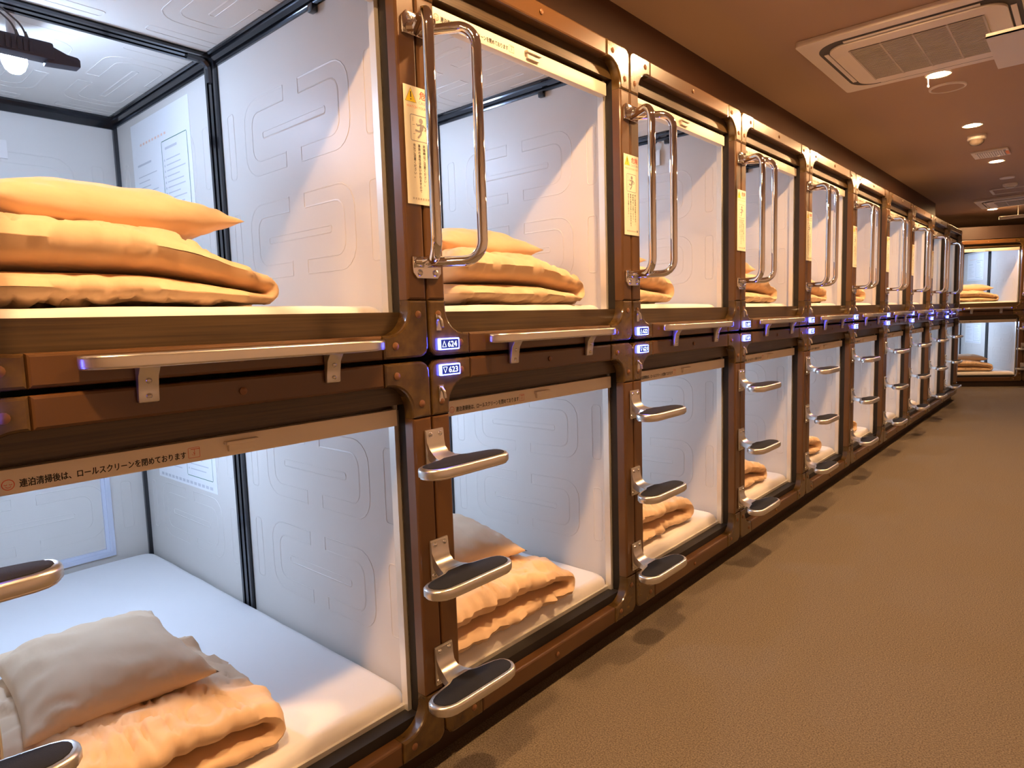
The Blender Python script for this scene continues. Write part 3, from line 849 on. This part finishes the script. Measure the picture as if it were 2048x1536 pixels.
for i in range(-1, NCOL):
    for up in (True, False):
        tip, dv, dx, pl, pv = (UP if up else LO)[i]
        bed((0, i - 1, ZU if up else ZL), 0.0, up, tip, dv, dx, col_phrase(i, 624 if up else 623), pil=pl, pv=pv)
for up in (True, False):
    bed(tuple(endpt(0, ZU if up else ZL)), END_ROT, up, 0.74 if up else 0.70, 1 if up else 2, -0.40, 'of the angled end row', pil=(0.0, -0.30, 0.0), pv=1)

# television hung under the ceiling of the first upper capsule
tv = tag(new('television', None, None, (-0.86, -0.72, ZU + ZC)), 'small dark television hung from the ceiling of the first upper capsule', 'television')
new('cabinet', MB().box(0.012, 0.060, -0.26, 0.168, -0.195, -0.150).mesh('cabinet', 'tv', bevel=0.008), tv)
_t = MB()
for k in range(26): _t.box(0.059, 0.063, -0.20 + k * 0.0125, -0.20 + k * 0.0125 + 0.007, -0.188, -0.158)
new('vent_slats', _t.mesh('vent_slats', 'tv', False), tv)
_t = MB().prism(ccw([(0.150, -0.152), (0.198, -0.170), (0.222, -0.172), (0.228, -0.178), (0.228, -0.197), (0.150, -0.203)]), 0.015, 0.055)
new('side_arm', _t.mesh('side_arm', 'tv', bevel=0.004), tv)
new('ceiling_arm', MB().tube([(0.036, -0.10, 0.0), (0.036, -0.10, -0.16)], 0.018, 12).mesh('ceiling_arm', 'tv'), tv)
for y in (0.093, 0.113):
    o = new('cable', MB().tube(bend([(0.03, y - 0.12, -0.06), (0.04, y - 0.05, -0.085), (0.045, y - 0.01, -0.12), (0.045, y, -0.150)], 0.05, 6), 0.0025, 8).mesh('cable', 'cable'), tv)
    new('cable_plug', MB().tube([(0.045, y - 0.003, -0.135), (0.045, y, -0.152)], [0.003, 0.0055], 8).mesh('cable_plug', 'cable'), o)
# paper tag on a clip in the capsule two past 624
tg = tag(new('hanging_tag', None, None, (-0.42, 1.944, ZU + ZC)), 'white printed tag clipped to the upper wall of an upper capsule', 'tag')
new('clip', MB().tube(bend([(0, 0.006, -0.040), (0, -0.010, -0.052), (0, -0.006, -0.075), (0, 0.0, -0.085)], 0.008, 4), 0.004, 8).mesh('clip', 'steel'), tg)
new('card', MB().box(-0.022, 0.022, -0.002, 0.0005, -0.155, -0.080).mesh('card', 'paper', False), tg)

# ------------------------------------------------------------------ ceiling fittings
def downlight(x, y, label):
    r = tag(new('downlight', None, None, (x, y, CEIL)), label, 'downlight', 'warm recessed downlights')
    new('trim_ring', DL_RING, r); new('lens', DL_LENS, r)
DL_RING = MB().lathe([(0.050, 0.0), (0.050, -0.004), (0.062, -0.006), (0.068, -0.002), (0.068, 0.0)], (0, 0, 0), 'z', 28).mesh('trim_ring', 'white')
DL_LENS = MB().lathe([(0.0, -0.0035), (0.050, -0.0035), (0.050, -0.001), (0.0, -0.001)], (0, 0, 0), 'z', 24).mesh('lens', 'downlight', False)
for x, y, l in [(0.559, 3.441, 'lit warm downlight beside the near air conditioner'), (0.555, 4.890, 'lit warm downlight next to the smoke detector with a mirrored bowl'), (0.552, 6.546, 'lit warm downlight beside the slotted ceiling vent'),
                (0.176, 10.288, 'lit warm downlight beside the far air conditioner'), (0.56, 1.93, 'lit warm downlight above the second post past the 624 sign'), (0.56, 0.45, 'lit warm downlight above capsule 624'), (0.56, -1.02, 'lit warm downlight before capsule 624'), (0.56, -2.5, 'lit warm downlight at the near end of the aisle')]:
    downlight(x, y, l)

pc = tag(new('pull_cord', None, None, (0.508, 3.44, CEIL)), 'thin pale cord hanging beside the nearest lit downlight', 'cord')
new('string', MB().tube([(0, 0, 0), (0.001, 0.002, -0.05)], 0.0025, 8).mesh('string', 'white'), pc)
new('bead', MB().lathe([(0.0, -0.066), (0.006, -0.060), (0.006, -0.052), (0.0, -0.048)], (0.001, 0.002, 0), 'z', 12).mesh('bead', 'white'), pc)

def cassette(x0, y0, size, label, bar=True):
    r = tag(new('ceiling_air_conditioner', None, None, (x0 + size / 2, y0 + size / 2, CEIL)), label, 'air conditioner', 'ceiling cassettes')
    h = size / 2
    new('outer_panel', MB().prism(list(reversed(rrect(-h, h, -h, h, 0.02, 3))), 0.0, -0.028, 0.0, 'z').mesh('outer_panel', 'acwhite', bevel=0.006), r)
    q = h - 0.065
    new('air_slot', MB().prism(rrect(-q, q, -q, q, 0.13, 8), -0.027, -0.030, 0.0, 'z').mesh('air_slot', 'acdark', False), r)
    q = h - 0.112
    new('centre_panel', MB().prism(rrect(-q, q, -q, q, 0.09, 8), -0.027, -0.041, 0.0, 'z').mesh('centre_panel', 'acwhite', bevel=0.004), r)
    q = h - 0.20
    g = MB()
    n = 30
    for k in range(n):
        a = -q + 2 * q * k / n
        g.box(-q, q, a + 0.004, a + 2 * q / n - 0.004, -0.046, -0.040)
    for k in range(5):
        a = -q + 2 * q * k / 4
        g.box(a - 0.004, a + 0.004, -q, q, -0.047, -0.040)
    gb = new('grille_recess', MB().box(-q, q, -q, q, -0.0425, -0.040).mesh('grille_recess', 'acdark', False), r)
    gr = new('grille', g.mesh('grille', 'acgrille', False), r); gr['kind'] = 'stuff'
    for k in range(4):
        a = k * math.pi / 2
        fl = MB().box(-h + 0.20, h - 0.20, h - 0.104, h - 0.082, -0.034, -0.029).xform(Matrix.Rotation(a, 4, 'Z'))
        new('flap', fl.mesh('flap', 'acwhite', bevel=0.002), r)
    return r
cassette(0.112, 2.372, 0.945, 'white ceiling air conditioner beside the nearest lit downlight')
cassette(0.090, 9.10, 0.86, 'white ceiling air conditioner near the angled end row')
# air deflector board under the near air conditioner
df = tag(new('air_deflector', None, None, (0.88, 2.47, 2.352)), 'white air deflector board hung under the near air conditioner', 'deflector')
new('board', MB().box(0.0, 0.50, 0.0, 0.50, 0.0, 0.006).box(0.0, 0.50, 0.0, 0.006, 0.0, 0.018).mesh('board', 'white', False), df)
for y in (0.1, 0.4):
    new('hanger_rod', MB().tube([(0.45, y, 0.003), (0.45, y, CEIL - 2.352)], 0.004, 8).mesh('hanger_rod', 'steel'), df)
# round cover, detectors, vent, hatch, hanging bar
cv = tag(new('round_ceiling_cover', None, None, (0.560, 3.745, CEIL)), 'flat round cover plate on the ceiling behind the nearest lit downlight', 'cover plate')
new('disc', MB().lathe([(0.0, -0.006), (0.082, -0.006), (0.084, 0.0)], (0, 0, 0), 'z', 32).mesh('disc', 'ceiling'), cv)
new('rim', MB().lathe([(0.084, 0.0), (0.086, -0.010), (0.096, -0.008), (0.099, 0.0)], (0, 0, 0), 'z', 32).mesh('rim', 'acwhite'), cv)
cv = tag(new('round_ceiling_cover', None, None, (0.548, 7.612, CEIL)), 'small flat round cover plate on the ceiling beyond the vent', 'cover plate')
new('rim', MB().lathe([(0.0, -0.003), (0.056, -0.005), (0.064, -0.009), (0.068, 0.0)], (0, 0, 0), 'z', 28).mesh('rim', 'acwhite'), cv)
dt = tag(new('smoke_detector', None, None, (0.540, 5.27, CEIL)), 'cream smoke detector with a shiny bowl beside a lit downlight', 'detector')
new('base', MB().lathe([(0.062, 0.0), (0.062, -0.032), (0.050, -0.040), (0.0, -0.040)], (0, 0, 0), 'z', 28).mesh('base', 'white'), dt)
new('bowl', MB().lathe([(0.052, -0.039), (0.048, -0.060), (0.030, -0.076), (0.0, -0.082)], (0, 0, 0), 'z', 24).mesh('bowl', 'clear'), dt)
dt = tag(new('smoke_detector', None, None, (0.537, 8.10, CEIL)), 'white domed smoke detector before the far air conditioner', 'detector')
new('base', MB().lathe([(0.070, 0.0), (0.066, -0.020), (0.045, -0.034), (0.040, -0.034), (0.038, -0.046), (0.0, -0.050)], (0, 0, 0), 'z', 28).mesh('base', 'white'), dt)
vn = tag(new('ceiling_vent', None, None, (0.553, 6.085, CEIL)), 'slotted rectangular ceiling vent beside a lit downlight', 'vent')
new('frame', MB().box(-0.130, 0.130, -0.155, 0.155, -0.014, 0.0).mesh('frame', 'white', bevel=0.004), vn)
new('dark_backing', MB().box(-0.100, 0.112, -0.120, 0.120, -0.0155, -0.013).mesh('dark_backing', 'greyink', False), vn)
for k in range(12):
    new('slat', VENT_SLAT if k else globals().setdefault('VENT_SLAT', MB().box(-0.006, 0.006, -0.120, 0.120, -0.019, -0.014).mesh('slat', 'white', False)), vn, (-0.092 + k * 0.0165, 0, 0))
o = new('indicator', MB().box(0.104, 0.128, -0.06, 0.10, -0.017, -0.013).mesh('indicator', 'orangeink', bevel=0.002), vn); o['label'] = 'red indicator block'
hc = tag(new('ceiling_hatch', None, None, (0.62, 8.58, CEIL)), 'square ceiling access hatch before the far air conditioner', 'hatch')
new('door', MB().box(-0.27, 0.27, -0.17, 0.17, -0.004, 0.0).mesh('door', 'ceiling', False), hc)
for a in ((-0.30, 0.30, -0.20, -0.185), (-0.30, 0.30, 0.185, 0.20), (-0.30, -0.275, -0.185, 0.185), (0.275, 0.30, -0.185, 0.185)):
    new('frame_bar', MB().box(a[0], a[1], a[2], a[3], -0.010, 0.0).mesh('frame_bar', 'acwhite', False), hc)
hb = tag(new('hanging_light_bar', None, None, (0.60, 10.20, CEIL)), 'thin white bar hung from the ceiling by the end row', 'light bar')
new('bar', MB().box(-0.34, 0.34, -0.02, 0.02, -0.165, -0.125).mesh('bar', 'white', bevel=0.004), hb)
for x in (-0.13, 0.2):
    new('rod', MB().tube([(x, 0, 0.0), (x, 0, -0.126)], 0.006, 8).mesh('rod', 'white'), hb)
